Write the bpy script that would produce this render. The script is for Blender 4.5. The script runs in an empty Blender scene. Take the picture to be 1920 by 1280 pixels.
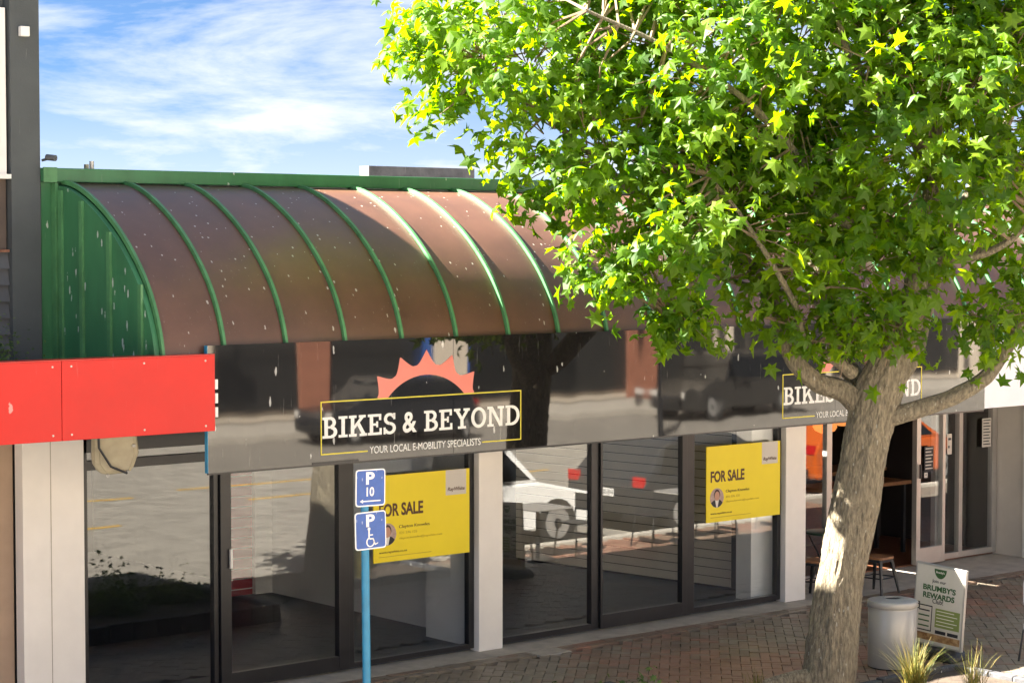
import bpy, bmesh, math, random
from mathutils import Vector, Matrix, Quaternion, noise
R = math.radians
scene = bpy.context.scene
COL = scene.collection
random.seed(11)

# ------------------------------------------------------------------ camera
FPX, HOR, VPX = 3950.0, 455.0, 4690.0          # focal length in photo pixels, horizon row, facade vanishing point
PITCH = math.atan((640 - HOR) / FPX)
PHI = math.atan2(VPX, math.hypot(FPX, 640 - HOR))
CAM = Vector((-14.119, -17.339, 4.36))
FH = Vector((math.cos(PHI), math.sin(PHI), 0)); RT = Vector((math.sin(PHI), -math.cos(PHI), 0))
FW = FH * math.cos(PITCH) + Vector((0, 0, -math.sin(PITCH))); UP = FH * math.sin(PITCH) + Vector((0, 0, math.cos(PITCH)))
cd = bpy.data.cameras.new('camera'); cam = bpy.data.objects.new('camera', cd); COL.objects.link(cam)
cd.sensor_width = 36; cd.lens = FPX / 1920 * 36; cd.clip_end = 3000; cd.clip_start = .1
cam.matrix_world = Matrix((RT, UP, -FW)).transposed().to_4x4(); cam.location = CAM
scene.camera = cam
scene.render.resolution_x = 1024; scene.render.resolution_y = 682

def at(px, py, depth):                            # a photo pixel at a known distance -> world point
    return CAM + (FW + RT * ((px - 960) / FPX) + UP * ((640 - py) / FPX)) * depth

# ------------------------------------------------------------------ sky, sun, exposure
SUN = Vector((-1.17, 1.0, 1.43)).normalized()
sl = bpy.data.lights.new('sun', 'SUN'); sl.energy = 5.0; sl.angle = R(.5); sl.color = (1, .93, .82)
so = bpy.data.objects.new('sun', sl); COL.objects.link(so)
so.rotation_euler = (-SUN).to_track_quat('-Z', 'Y').to_euler(); so.location = (-30, 25, 40)
w = bpy.data.worlds.new('World'); scene.world = w; w.use_nodes = True
nt = w.node_tree; nt.nodes.clear()
def N(t, **k):
    n = nt.nodes.new(t)
    for a, b in k.items(): setattr(n, a, b)
    return n
def L(a, b): nt.links.new(a, b)
tc = N('ShaderNodeTexCoord'); mp0 = N('ShaderNodeMapping'); mp0.inputs['Scale'].default_value = (1, 1, 2.2); mp0.inputs['Location'].default_value = (0, 0, .20)
sky = N('ShaderNodeTexSky', sky_type='NISHITA', sun_disc=False, sun_elevation=math.asin(SUN.z), sun_rotation=math.atan2(SUN.x, SUN.y), air_density=1.0, dust_density=.3, ozone_density=2.5)
L(tc.outputs['Generated'], mp0.inputs[0]); L(mp0.outputs[0], sky.inputs['Vector'])
hs = N('ShaderNodeHueSaturation'); hs.inputs['Saturation'].default_value = 1.22; hs.inputs['Value'].default_value = .415; L(sky.outputs[0], hs.inputs['Color'])
mp = N('ShaderNodeMapping'); mp.inputs['Scale'].default_value = (5.5, 5.5, 26); mp.inputs['Rotation'].default_value = (R(7), R(-6), 0)
L(tc.outputs['Generated'], mp.inputs[0])
nz = N('ShaderNodeTexNoise'); nz.inputs['Scale'].default_value = 1.25; nz.inputs['Detail'].default_value = 12; nz.inputs['Roughness'].default_value = .62; nz.inputs['Distortion'].default_value = .25
L(mp.outputs[0], nz.inputs['Vector'])
cr = N('ShaderNodeValToRGB'); cr.color_ramp.elements[0].position = .41; cr.color_ramp.elements[1].position = .66; cr.color_ramp.elements[0].color = (.06, .06, .06, 1); cr.color_ramp.elements[1].color = (.9, .9, .9, 1)
L(nz.outputs[0], cr.inputs[0])
sx = N('ShaderNodeSeparateXYZ'); L(tc.outputs['Generated'], sx.inputs[0])
mr = N('ShaderNodeMapRange'); mr.inputs[1].default_value = 0.0; mr.inputs[2].default_value = .09; mr.inputs[3].default_value = .75; mr.inputs[4].default_value = 0; L(sx.outputs['Z'], mr.inputs[0])
mx0 = N('ShaderNodeMath', operation='MAXIMUM'); L(cr.outputs[0], mx0.inputs[0]); L(mr.outputs[0], mx0.inputs[1])
mix = N('ShaderNodeMix', data_type='RGBA'); L(mx0.outputs[0], mix.inputs['Factor']); L(hs.outputs[0], mix.inputs['A']); mix.inputs['B'].default_value = (2.05, 2.1, 2.2, 1)
bg = N('ShaderNodeBackground'); bg.inputs['Strength'].default_value = .055; L(mix.outputs['Result'], bg.inputs['Color'])
ow = N('ShaderNodeOutputWorld'); L(bg.outputs[0], ow.inputs[0])
scene.view_settings.view_transform = 'Standard'; scene.view_settings.look = 'None'; scene.view_settings.exposure = 3.38; scene.view_settings.gamma = 1
scene.view_settings.use_curve_mapping = False

# ------------------------------------------------------------------ materials
MATS = {}
def mat(name, col, rough=.6, metal=0, spec=.5, var=.0, vscale=3.0, bump=0, bscale=60, stretch=None, specks=0, speck_col=(.75, .74, .7), speck_scale=9, ior=1.5, streaks=0, alpha_leaf=0, emit=None, col2=None, wave=0):
    if name in MATS: return MATS[name]
    m = bpy.data.materials.new(name); m.use_nodes = True; t = m.node_tree; p = t.nodes['Principled BSDF']
    p.inputs['Roughness'].default_value = rough; p.inputs['Metallic'].default_value = metal; p.inputs['IOR'].default_value = ior
    p.inputs['Specular IOR Level'].default_value = spec
    c = (*col, 1); p.inputs['Base Color'].default_value = c
    co = t.nodes.new('ShaderNodeTexCoord').outputs['Object']
    def nn(ty): return t.nodes.new(ty)
    def noise_fac(scale, detail=5, st=None, off=0):
        a = nn('ShaderNodeMapping'); a.inputs['Scale'].default_value = st or (1, 1, 1); a.inputs['Location'].default_value = (off, off * .7, off * .3); t.links.new(co, a.inputs[0])
        b = nn('ShaderNodeTexNoise'); b.inputs['Scale'].default_value = scale; b.inputs['Detail'].default_value = detail; b.inputs['Roughness'].default_value = .6; t.links.new(a.outputs[0], b.inputs[0]); return b.outputs[0]
    cur = None
    if var > 0 or col2:
        r = nn('ShaderNodeValToRGB'); e = r.color_ramp.elements; e[0].position = .3; e[1].position = .7
        e[0].color = (*[max(0, q * (1 - var)) for q in col], 1); e[1].color = (*(col2 if col2 else [min(1, q * (1 + var)) for q in col]), 1)
        t.links.new(noise_fac(vscale, 6, stretch), r.inputs[0]); cur = r.outputs[0]
    def over(fac, colr, cur):
        x = nn('ShaderNodeMix'); x.data_type = 'RGBA'; t.links.new(fac, x.inputs['Factor'])
        if cur: t.links.new(cur, x.inputs['A'])
        else: x.inputs['A'].default_value = c
        x.inputs['B'].default_value = (*colr, 1); return x.outputs['Result']
    if specks:                                         # droppings and chips
        a = nn('ShaderNodeMapping'); a.inputs['Scale'].default_value = (1, 1, .3); t.links.new(co, a.inputs[0])
        v = nn('ShaderNodeTexVoronoi'); v.inputs['Scale'].default_value = speck_scale; t.links.new(a.outputs[0], v.inputs[0])
        k = nn('ShaderNodeMath'); k.operation = 'MULTIPLY_ADD'; t.links.new(noise_fac(speck_scale * 1.3, 4, None, 5), k.inputs[0]); k.inputs[1].default_value = .55; t.links.new(v.outputs['Distance'], k.inputs[2])
        r = nn('ShaderNodeMapRange'); t.links.new(k.outputs[0], r.inputs[0]); r.inputs[1].default_value = .40 + specks * .1; r.inputs[2].default_value = .43 + specks * .1; r.inputs[3].default_value = 1; r.inputs[4].default_value = 0
        g = nn('ShaderNodeSeparateColor'); t.links.new(v.outputs['Color'], g.inputs[0])
        q = nn('ShaderNodeMath'); q.operation = 'LESS_THAN'; t.links.new(g.outputs[0], q.inputs[0]); q.inputs[1].default_value = specks
        u = nn('ShaderNodeMath'); u.operation = 'MULTIPLY'; t.links.new(r.outputs[0], u.inputs[0]); t.links.new(q.outputs[0], u.inputs[1])
        u2 = nn('ShaderNodeMath'); u2.operation = 'MULTIPLY'; t.links.new(u.outputs[0], u2.inputs[0]); u2.inputs[1].default_value = .62
        cur = over(u2.outputs[0], speck_col, cur)
    if streaks:                                        # thin run marks down the face
        f = noise_fac(9, 4, (5, 5, .28), 3)
        r = nn('ShaderNodeMapRange'); t.links.new(f, r.inputs[0]); r.inputs[1].default_value = .66; r.inputs[2].default_value = .78; r.inputs[3].default_value = 0; r.inputs[4].default_value = streaks
        cur = over(r.outputs[0], (.62, .6, .55), cur)
    if cur: t.links.new(cur, p.inputs['Base Color'])
    if bump or wave:
        b = nn('ShaderNodeBump'); b.inputs['Strength'].default_value = bump or wave; b.inputs['Distance'].default_value = (.045 if name == 'tree_bark' else .02) if not wave else .05
        t.links.new(noise_fac(bscale, 6 if not wave else 1, stretch), b.inputs['Height']); t.links.new(b.outputs[0], p.inputs['Normal'])
    if emit:
        p.inputs['Emission Color'].default_value = (*emit[:3], 1); p.inputs['Emission Strength'].default_value = emit[3]
    MATS[name] = m; return m

def leaf_mat(name, a, b, trans):
    m = bpy.data.materials.new(name); m.use_nodes = True; t = m.node_tree; t.nodes.clear()
    o = t.nodes.new('ShaderNodeOutputMaterial'); mx = t.nodes.new('ShaderNodeMixShader'); mx.inputs[0].default_value = trans
    p = t.nodes.new('ShaderNodeBsdfPrincipled'); p.inputs['Roughness'].default_value = .5; tr = t.nodes.new('ShaderNodeBsdfTranslucent')
    at_ = t.nodes.new('ShaderNodeAttribute'); at_.attribute_name = 'tint'
    r = t.nodes.new('ShaderNodeValToRGB'); r.color_ramp.elements[0].color = (*a, 1); r.color_ramp.elements[1].color = (*b, 1)
    oi = t.nodes.new('ShaderNodeObjectInfo'); ad = t.nodes.new('ShaderNodeMath'); ad.operation = 'ADD'
    t.links.new(at_.outputs['Fac'], ad.inputs[0]); t.links.new(oi.outputs['Random'], ad.inputs[1]); ad.inputs[1].default_value = 0
    t.links.new(at_.outputs['Fac'], r.inputs[0]); t.links.new(r.outputs[0], p.inputs['Base Color'])
    h = t.nodes.new('ShaderNodeHueSaturation'); h.inputs['Value'].default_value = 2.15; h.inputs['Saturation'].default_value = 1.08; h.inputs['Hue'].default_value = .485; t.links.new(r.outputs[0], h.inputs['Color']); t.links.new(h.outputs[0], tr.inputs['Color'])
    t.links.new(p.outputs[0], mx.inputs[1]); t.links.new(tr.outputs[0], mx.inputs[2]); t.links.new(mx.outputs[0], o.inputs[0])
    MATS[name] = m; return m

def glass_mat(name, tint, ior):
    m = bpy.data.materials.new(name); m.use_nodes = True; t = m.node_tree; t.nodes.clear()
    o = t.nodes.new('ShaderNodeOutputMaterial'); mx = t.nodes.new('ShaderNodeMixShader'); fr = t.nodes.new('ShaderNodeFresnel'); ge = t.nodes.new('ShaderNodeNewGeometry'); mi = t.nodes.new('ShaderNodeMapRange')   # the pane's far face: undo the node's inside-out index
    mi.inputs[3].default_value = ior; mi.inputs[4].default_value = 1 / ior; t.links.new(ge.outputs['Backfacing'], mi.inputs[0]); t.links.new(mi.outputs[0], fr.inputs[0])
    g = t.nodes.new('ShaderNodeBsdfGlossy'); g.inputs['Roughness'].default_value = .004; tb = t.nodes.new('ShaderNodeBsdfTransparent'); tb.inputs[0].default_value = (*tint, 1)
    co = t.nodes.new('ShaderNodeTexCoord'); nz = t.nodes.new('ShaderNodeTexNoise'); nz.inputs['Scale'].default_value = 1.3; nz.inputs['Detail'].default_value = 1
    b = t.nodes.new('ShaderNodeBump'); b.inputs['Strength'].default_value = .005; b.inputs['Distance'].default_value = .05
    t.links.new(co.outputs['Object'], nz.inputs[0]); t.links.new(nz.outputs[0], b.inputs['Height']); t.links.new(b.outputs[0], g.inputs['Normal'])
    t.links.new(fr.outputs[0], mx.inputs[0]); t.links.new(tb.outputs[0], mx.inputs[1]); t.links.new(g.outputs[0], mx.inputs[2]); t.links.new(mx.outputs[0], o.inputs[0])
    MATS[name] = m; return m

GLASS = glass_mat('shop_glass', (.95, .97, .98), 1.72)
CARGLASS = mat('car_glass', (.012, .014, .016), .05, ior=1.6)
ASPHALT = mat('asphalt', (.27, .245, .21), .9, var=.22, vscale=2.5, bump=.3, bscale=120)
CONC = mat('concrete', (.46, .42, .36), .9, var=.18, vscale=5, bump=.15, bscale=80)
JOINT = mat('sand_joint', (.20, .165, .13), .95, var=.2, vscale=20)
BR = [mat('brick_paver_red', (.30, .155, .105), .45, var=.3, vscale=2.2, bump=.2, bscale=90), mat('brick_paver_brown', (.24, .16, .112), .45, var=.3, vscale=2.2, bump=.2, bscale=90), mat('brick_paver_grey', (.235, .19, .14), .45, var=.28, vscale=2.2, bump=.2, bscale=90)]
WHITE = mat('white_paint', (.83, .80, .76), .5, var=.05, vscale=2, bump=.04, bscale=30, streaks=.12)
OFFWHITE = mat('cream_plaster', (.62, .58, .52), .75, var=.07, vscale=2, bump=.05, bscale=40)
TANWALL = mat('tan_plaster', (.40, .29, .21), .8, var=.1)
BLACKFR = mat('black_aluminium', (.014, .014, .017), .32, var=.2, vscale=6)
SILVER = mat('silver_aluminium', (.48, .47, .45), .42, metal=.55, var=.06)
GREEN = mat('green_steel', (.042, .17, .07), .42, var=.16, vscale=2.4, specks=.2, speck_scale=15, streaks=.25, stretch=(1.5, 1.5, .5))
GREENL = mat('green_rib_steel', (.075, .225, .088), .48, var=.25, vscale=5, specks=.06, speck_scale=14)
BROWN = mat('brown_roof_steel', (.112, .052, .031), .40, ior=1.6, var=.22, vscale=1.6, specks=.2, speck_scale=19, speck_col=(.62, .58, .52), streaks=.22)
GREY = mat('dark_grey_render', (.075, .083, .085), .8, var=.12, vscale=2, bump=.12, bscale=45, streaks=.3)
GREYB = mat('dark_grey_board', (.085, .088, .095), .6, var=.12, vscale=3)
GLOSSBLK = mat('gloss_black_vinyl', (.012, .011, .011), .03, ior=1.72, specks=.12, speck_scale=16, wave=.07, bscale=.8, stretch=(2.2, 2.2, .4), streaks=.35)
RED = mat('red_acrylic', (.62, .009, .006), .3, spec=.35, var=.08, vscale=1.5, specks=.10, speck_scale=9, speck_col=(.8, .5, .45), streaks=.10, wave=.04, bscale=1.2)
WSIGN = mat('white_acrylic', (.72, .72, .76), .4, var=.03)
LETTER = mat('white_vinyl', (.80, .78, .74), .5, var=.06, vscale=8)
YLINE = mat('yellow_vinyl', (.72, .60, .04), .5)
CORAL = mat('coral_vinyl', (.68, .13, .085), .35, var=.05, ior=1.8)
YELLOW = mat('yellow_board', (.86, .69, .01), .5, var=.03, vscale=2)
DARKTXT = mat('brown_print', (.10, .045, .02), .6)
FAINT = mat('faded_print', (.55, .40, .02), .6)
LGREY = mat('pale_grey_print', (.62, .59, .55), .6)
BLUE = mat('blue_sign_face', (.022, .085, .34), .35, var=.14, vscale=14, specks=.14, speck_scale=40, speck_col=(.45, .5, .6))
TEAL = mat('teal_pole_paint', (.012, .20, .36), .38, var=.2, vscale=6, specks=.03, speck_scale=25)
SKIN = mat('print_skin', (.55, .30, .21), .6); SUIT = mat('print_suit', (.02, .022, .03), .6); PINKBG = mat('print_backdrop', (.45, .33, .30), .6, var=.3, vscale=30); HAIRP = mat('print_hair', (.06, .035, .025), .6)
DARKFLOOR = mat('dark_carpet_tile', (.035, .045, .062), .45, var=.25, vscale=6)
INTW = mat('interior_wall', (.16, .15, .14), .8, var=.06)
SLAT = mat('slat_board_beige', (.62, .55, .45), .6, var=.05); SLATG = mat('slat_groove', (.04, .035, .03), .8); REDSLAT = mat('slat_board_red', (.36, .022, .035), .5)
BARK = mat('tree_bark', (.19, .155, .11), .95, var=.45, vscale=18, bump=.9, bscale=34, stretch=(2.4, 2.4, .5), specks=.35, speck_scale=30, speck_col=(.50, .49, .42), col2=(.37, .31, .21))
TWIG = mat('twig_bark', (.20, .14, .09), .9, var=.3, vscale=12)
LEAF = leaf_mat('sweetgum_leaf', (.05, .125, .008), (.165, .27, .016), .67)
LEAFD = leaf_mat('shrub_leaf', (.03, .075, .015), (.11, .17, .03), .35)
GRASS = leaf_mat('dry_grass_blade', (.08, .13, .02), (.36, .27, .08), .4)
BINM = mat('bin_grey_paint', (.40, .39, .37), .38, metal=.25, var=.06, vscale=4, specks=.03, speck_scale=16)
DARKH = mat('dark_hole', (.012, .01, .008), .8)
BEIGE = mat('beige_lamp_housing', (.42, .38, .27), .55, var=.2, vscale=7)
WOOD = mat('seat_wood', (.30, .14, .06), .5, var=.25, vscale=8, stretch=(1, 8, 1)); BLKMET = mat('black_steel', (.02, .021, .024), .4); TABGREEN = mat('table_green', (.035, .075, .05), .3)
RUBBER = mat('rubber', (.015, .015, .015), .75); SOIL = mat('soil', (.07, .05, .035), .95, var=.4, vscale=9, bump=.6, bscale=30)
STONE = mat('planter_stone', (.07, .07, .075), .85, var=.35, vscale=8, bump=.4, bscale=30, specks=.25, speck_scale=30)

# ------------------------------------------------------------------ mesh helpers
class MB:
    def __init__(s): s.v = []; s.f = []; s.mi = []; s.m = 0
    def add(s, vs, fs):
        b = len(s.v); s.v += [tuple(q) for q in vs]; s.f += [tuple(b + i for i in q) for q in fs]; s.mi += [s.m] * len(fs); return s
    def box(s, x0, x1, y0, y1, z0, z1):
        return s.add([(x0, y0, z0), (x1, y0, z0), (x1, y1, z0), (x0, y1, z0), (x0, y0, z1), (x1, y0, z1), (x1, y1, z1), (x0, y1, z1)],
                     [(3, 2, 1, 0), (4, 5, 6, 7), (0, 1, 5, 4), (1, 2, 6, 5), (2, 3, 7, 6), (3, 0, 4, 7)])
    def prism(s, pts, d, f):                            # polygon points (a,b) -> f(a,b,t), t in 0..d
        n = len(pts); vs = [f(a, b, 0) for a, b in pts] + [f(a, b, d) for a, b in pts]
        return s.add(vs, [tuple(range(n - 1, -1, -1)), tuple(range(n, 2 * n))] + [(i, (i + 1) % n, n + (i + 1) % n, n + i) for i in range(n)])
    def tube(s, pts, rad, n=8, cap=True, wob=0, ridge=0):
        pts = [Vector(p) for p in pts]; rs = rad if isinstance(rad, (list, tuple)) else [rad] * len(pts)
        ref = Vector((0, 0, 1)); vs = []; fs = []; d0 = (pts[1] - pts[0]).normalized()
        if abs(d0.dot(ref)) > .9: ref = Vector((1, 0, 0))
        u = d0.cross(ref).normalized()
        for i, p in enumerate(pts):
            d = (pts[min(i + 1, len(pts) - 1)] - pts[max(i - 1, 0)]).normalized(); u = (u - d * u.dot(d)).normalized(); v = d.cross(u)
            for k in range(n):
                a = 2 * math.pi * k / n; r = rs[i] * (1 + (wob * noise.noise(Vector((math.cos(a) * 1.7, math.sin(a) * 1.7, p.z * 1.3))) if wob else 0))
                if ridge: q_ = Vector((math.cos(a) * rs[i] * 26, math.sin(a) * rs[i] * 26, p.z * 5.5 + p.x)); r += ridge * (.5 - abs(noise.noise(q_)) * 1.6 + .5 * noise.noise(q_ * 2.3))
                vs.append(p + u * (math.cos(a) * r) + v * (math.sin(a) * r))
        for i in range(len(pts) - 1):
            for k in range(n): fs.append((i * n + k, i * n + (k + 1) % n, (i + 1) * n + (k + 1) % n, (i + 1) * n + k))
        if cap: fs += [tuple(range(n - 1, -1, -1)), tuple(range((len(pts) - 1) * n, len(pts) * n))]
        return s.add(vs, fs)
    def lathe(s, prof, c=(0, 0, 0), n=32):
        vs = []; fs = []; m = len(prof)
        for r, z in prof:
            for k in range(n):
                a = 2 * math.pi * k / n; vs.append((c[0] + r * math.cos(a), c[1] + r * math.sin(a), c[2] + z))
        for i in range(m - 1):
            for k in range(n): fs.append((i * n + k, i * n + (k + 1) % n, (i + 1) * n + (k + 1) % n, (i + 1) * n + k))
        fs += [tuple(range(n - 1, -1, -1)), tuple(range((m - 1) * n, m * n))]
        return s.add(vs, fs)
    def build(s, name, m, parent=None, smooth=False, bevel=0, loc=None):
        me = bpy.data.meshes.new(name); me.from_pydata(s.v, [], s.f)
        for q in (m if isinstance(m, (list, tuple)) else [m]): me.materials.append(q)
        if any(s.mi): me.polygons.foreach_set('material_index', s.mi)
        if smooth:
            me.polygons.foreach_set('use_smooth', [True] * len(me.polygons)); me.update()
            try: me.set_sharp_from_angle(angle=R(40))
            except Exception: pass
        me.update()
        o = bpy.data.objects.new(name, me); COL.objects.link(o); o.parent = parent
        if loc: o.location = loc
        if bevel:
            b = o.modifiers.new('b', 'BEVEL'); b.width = bevel; b.segments = 2; b.limit_method = 'ANGLE'
        return o
def box(name, m, parent, x0, x1, y0, y1, z0, z1, bevel=0): return MB().box(x0, x1, y0, y1, z0, z1).build(name, m, parent, bevel=bevel)
def tag(o, label, cat, group=None, kind=None):
    if label: o['label'] = label
    if cat: o['category'] = cat
    if group: o['group'] = group
    if kind: o['kind'] = kind
    return o
def empty(name, label, cat, loc=(0, 0, 0), group=None):
    o = bpy.data.objects.new(name, None); COL.objects.link(o); o.location = loc; o.empty_display_size = .2
    bpy.context.view_layer.update(); return tag(o, label, cat, group)
def struct(o): o['kind'] = 'structure'; return o

FACE_Y = lambda a, b, t, y=0: (a, y + t, b)             # picture plane x,z facing -y
def text_mesh(body, bold=0):
    c = bpy.data.curves.new('t', 'FONT'); c.body = body; c.size = 1; c.extrude = .012; c.offset = bold; c.resolution_u = 4
    o = bpy.data.objects.new('t', c); COL.objects.link(o); bpy.context.view_layer.update()
    me = bpy.data.meshes.new_from_object(o.evaluated_get(bpy.context.evaluated_depsgraph_get())); bpy.data.objects.remove(o); return me
def text(name, body, m, parent, frame, w, h, bold=0):
    """frame(u,v,t) maps text plane (0..w, 0..h) to world/local; lettering is stretched to w x h"""
    me = text_mesh(body, bold); xs = [v.co.x for v in me.vertices]; ys = [v.co.y for v in me.vertices]
    x0, x1, y0, y1 = min(xs), max(xs), min(ys), max(ys)
    for v in me.vertices:
        q = v.co; v.co = frame((q.x - x0) / (x1 - x0) * w, (q.y - y0) / (y1 - y0) * h, q.z * .12 + .0012)
    me.materials.clear(); me.materials.append(m); me.update()
    o = bpy.data.objects.new(name, me); COL.objects.link(o); o.parent = parent; return o

def ring(cx, cy, rx, ry, s, a0, a1, n=18):               # list of quads of an elliptical ring
    out = []
    for i in range(n):
        a, b = R(a0 + (a1 - a0) * i / n), R(a0 + (a1 - a0) * (i + 1) / n)
        out.append([(cx + rx * math.cos(a), cy + ry * math.sin(a)), (cx + rx * math.cos(b), cy + ry * math.sin(b)), (cx + (rx - s) * math.cos(b), cy + (ry - s * .85) * math.sin(b)), (cx + (rx - s) * math.cos(a), cy + (ry - s * .85) * math.sin(a))])
    return out
def rc(x0, y0, x1, y1): return [[(x0, y0), (x1, y0), (x1, y1), (x0, y1)]]
T_ = .125
GL = {
 'B': (.76, rc(.1, T_, .28, 1 - T_) + rc(0, 0, .44, T_) + rc(0, 1 - T_, .42, 1) + rc(.28, .46, .44, .57) + ring(.42, .735, .27, .265, .17, -90, 90) + ring(.44, .285, .32, .285, .18, -90, 90)),
 'I': (.46, rc(.14, T_, .32, 1 - T_) + rc(0, 0, .46, T_) + rc(0, 1 - T_, .46, 1)),
 'K': (.92, rc(.1, T_, .28, 1 - T_) + rc(0, 0, .4, T_) + rc(0, 1 - T_, .4, 1) + [[(.28, .34), (.28, .52), (.58, .875), (.77, .875)]] + [[(.40, .58), (.55, .66), (.86, T_), (.65, T_)]] + rc(.56, 0, .95, T_) + rc(.52, .875, .88, 1)),
 'E': (.76, rc(.1, T_, .28, 1 - T_) + rc(0, 0, .74, T_) + rc(0, 1 - T_, .71, 1) + rc(.28, .45, .5, .56) + rc(.44, .36, .54, .65) + rc(.62, T_, .74, .32) + rc(.59, .70, .71, 1 - T_)),
 'S': (.66, ring(.33, .73, .31, .285, .165, 15, 268) + ring(.33, .28, .33, .295, .165, -165, 88) + rc(.52, .70, .63, 1.0) + rc(.0, 0, .11, .33)),
 'Y': (.9, rc(.36, T_, .54, .45) + rc(.22, 0, .68, T_) + [[(.36, .45), (.54, .45), (.28, .875), (.08, .875)]] + [[(.37, .451), (.54, .451), (.82, .875), (.64, .875)]] + rc(0, .875, .36, 1) + rc(.54, .875, .9, 1)),
 'O': (.86, ring(.43, .5, .43, .515, .18, 0, 360, 36)),
 'N': (.98, rc(.1, T_, .25, 1 - T_) + rc(.73, 0, .88, 1 - T_) + [[(.1, 1), (.30, 1), (.88, 0), (.70, 0)]] + rc(0, 0, .37, T_) + rc(0, .875, .2, 1) + rc(.60, 1 - T_, .98, 1)),
 'D': (.86, rc(.1, T_, .28, 1 - T_) + rc(0, 0, .40, T_) + rc(0, 1 - T_, .40, 1) + ring(.38, .5, .46, .5, .18, -90, 90)),
}
def slab_text(name, body, m, parent, x0, z0, wid, hgt, y):
    adv = []; tot = 0
    for ch in body:
        wd = GL[ch][0] if ch in GL else (.80 if ch == '&' else .30); adv.append((ch, tot, wd)); tot += wd + (.075 if ch != ' ' else 0)
    k = wid / (tot - .075); j = 0
    for ch, ox, wd in adv:
        if ch in GL:
            mb = MB()
            for q in GL[ch][1]:
                j += 1; e = y - .0012 - .0002 * (j % 7)
                mb.prism([(x0 + (ox + a) * k, z0 + b * hgt) for a, b in q], .0011, lambda a, b, t, e=e: (a, e + t, b))
            mb.build('letter', m, parent)
        elif ch == '&': text('letter', '&', m, parent, lambda u, v, t, ox=ox: (x0 + ox * k + u, y - t, z0 + v), .76 * k, hgt, bold=.02)

# ------------------------------------------------------------------ ground
road = struct(MB().add([(-400, -400, -.13), (500, -400, -.13), (500, 400, -.13), (-400, 400, -.13)], [(0, 1, 2, 3)]).build('road', ASPHALT))
def marking(pts, wd):
    mb = MB()
    for (a, b), (c, d) in zip(pts[:-1], pts[1:]):
        u = Vector((c - a, d - b)).normalized(); n = Vector((-u.y, u.x)) * wd / 2
        mb.add([(a + n.x, b + n.y, -.126), (a - n.x, b - n.y, -.126), (c - n.x, d - n.y, -.126), (c + n.x, d + n.y, -.126)], [(0, 1, 2, 3)])
    return mb.build('line_marking', mat('road_paint_yellow', (.62, .36, .03), .7, var=.2, vscale=6), road)
for q in ([(6, -13.6), (13.2, -13.8)], [(14.5, -13.7), (24, -13.9)], [(8, -10.9), (11.6, -10.9), (13.6, -12.6)], [(-4, -15.2), (4.6, -15.1)], [(-3, -12.0), (2.6, -12.0)], [(14, -10.9), (22, -10.9)], [(5.8, -15.6), (12, -15.5)]): marking(q, .13)
fp = struct(MB().box(-30, 40, -5.3, .0, -.5, -.03).build('footpath', JOINT))
MB().box(-30, 40, -.36, 9, -.2, .0).build('threshold_strip', CONC, fp)
kb = struct(MB().build('kerb', CONC)) if False else None
kerb = struct(MB().box(-30, 40, -5.5, -5.3, -.4, .012).build('kerb', CONC))
# 45 degree herringbone pavers with a two-course border; the biggest 300 in view are single objects
W_ = .105; bricks = []
c45 = math.cos(R(45))
def patch(x, y):
    n_ = noise.noise(Vector((x * .35, y * .55, 3.1))) + .35 * noise.noise(Vector((x * 2.1, y * 2.3, 9))) + random.uniform(-.22, .22)
    return 0 if n_ > .25 else (1 if n_ > -.12 else 2)
for r_ in range(-110, 110):
    for m_ in range(-40, 40):
        for vert in (0, 1):
            cx, cy = ((r_ + 4 * m_ + 1) * W_, (r_ + .5) * W_) if not vert else ((r_ + 4 * m_ + 3.5) * W_, (r_ + 1) * W_)
            X, Y = (cx - cy) * c45 + 3, (cx + cy) * c45 - 2.6
            if -6.2 < X < 12.5 and -5.22 < Y < -.70: bricks.append((X, Y, R(45 + 90 * vert), 2 * W_))
yy = -.42
for row in range(2):
    x = -6 + row * .1
    while x < 12.5: bricks.append((x, yy - row * .108, 0, .21)); x += .21
def frame_px(X, Y, Z=0):
    d = Vector((X, Y, Z)) - CAM; z = d.dot(FW); return 960 + FPX * d.dot(RT) / z, 640 - FPX * d.dot(UP) / z, z
vis = []; rest = []
for b in bricks:
    px, py, z = frame_px(b[0], b[1]); ok = 380 < px < 1930 and py < 1300 and not (1495 < px < 1640 and py > 1120)
    (vis if ok else rest).append((z, b))
vis.sort(key=lambda q: q[0]); rest += vis[300:]
me0 = []
for k in range(3):
    o = MB().box(-W_ + .004, W_ - .004, -W_ / 2 + .004, W_ / 2 - .004, -.05, 0).build('brick', BR[k], fp); me0.append(o.data); bpy.data.objects.remove(o)
for z, (X, Y, a, l_) in vis[:300]:
    o = bpy.data.objects.new('brick', me0[patch(X, Y)]); COL.objects.link(o); o.parent = fp
    o.location = (X, Y, random.uniform(-.003, .003)); o.rotation_euler = (random.gauss(0, .006), random.gauss(0, .006), a)
mb = MB()
for z, (X, Y, a, l_) in rest:
    mb.m = patch(X, Y); ca, sa = math.cos(a), math.sin(a); h = W_ - .004; g = W_ / 2 - .004; t = random.uniform(-.003, .003)
    P = [(X + u * ca - v * sa, Y + u * sa + v * ca) for u, v in ((-h, -g), (h, -g), (h, g), (-h, g))]
    mb.add([(p[0], p[1], t - .04) for p in P] + [(p[0], p[1], t) for p in P], [(4, 5, 6, 7), (0, 1, 5, 4), (1, 2, 6, 5), (2, 3, 7, 6), (3, 0, 4, 7)])
o = mb.build('brick_paving', BR, fp); o['kind'] = 'stuff'
box('manhole_cover', CONC, fp, .36, .78, -.66, -.40, -.02, .006)

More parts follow.
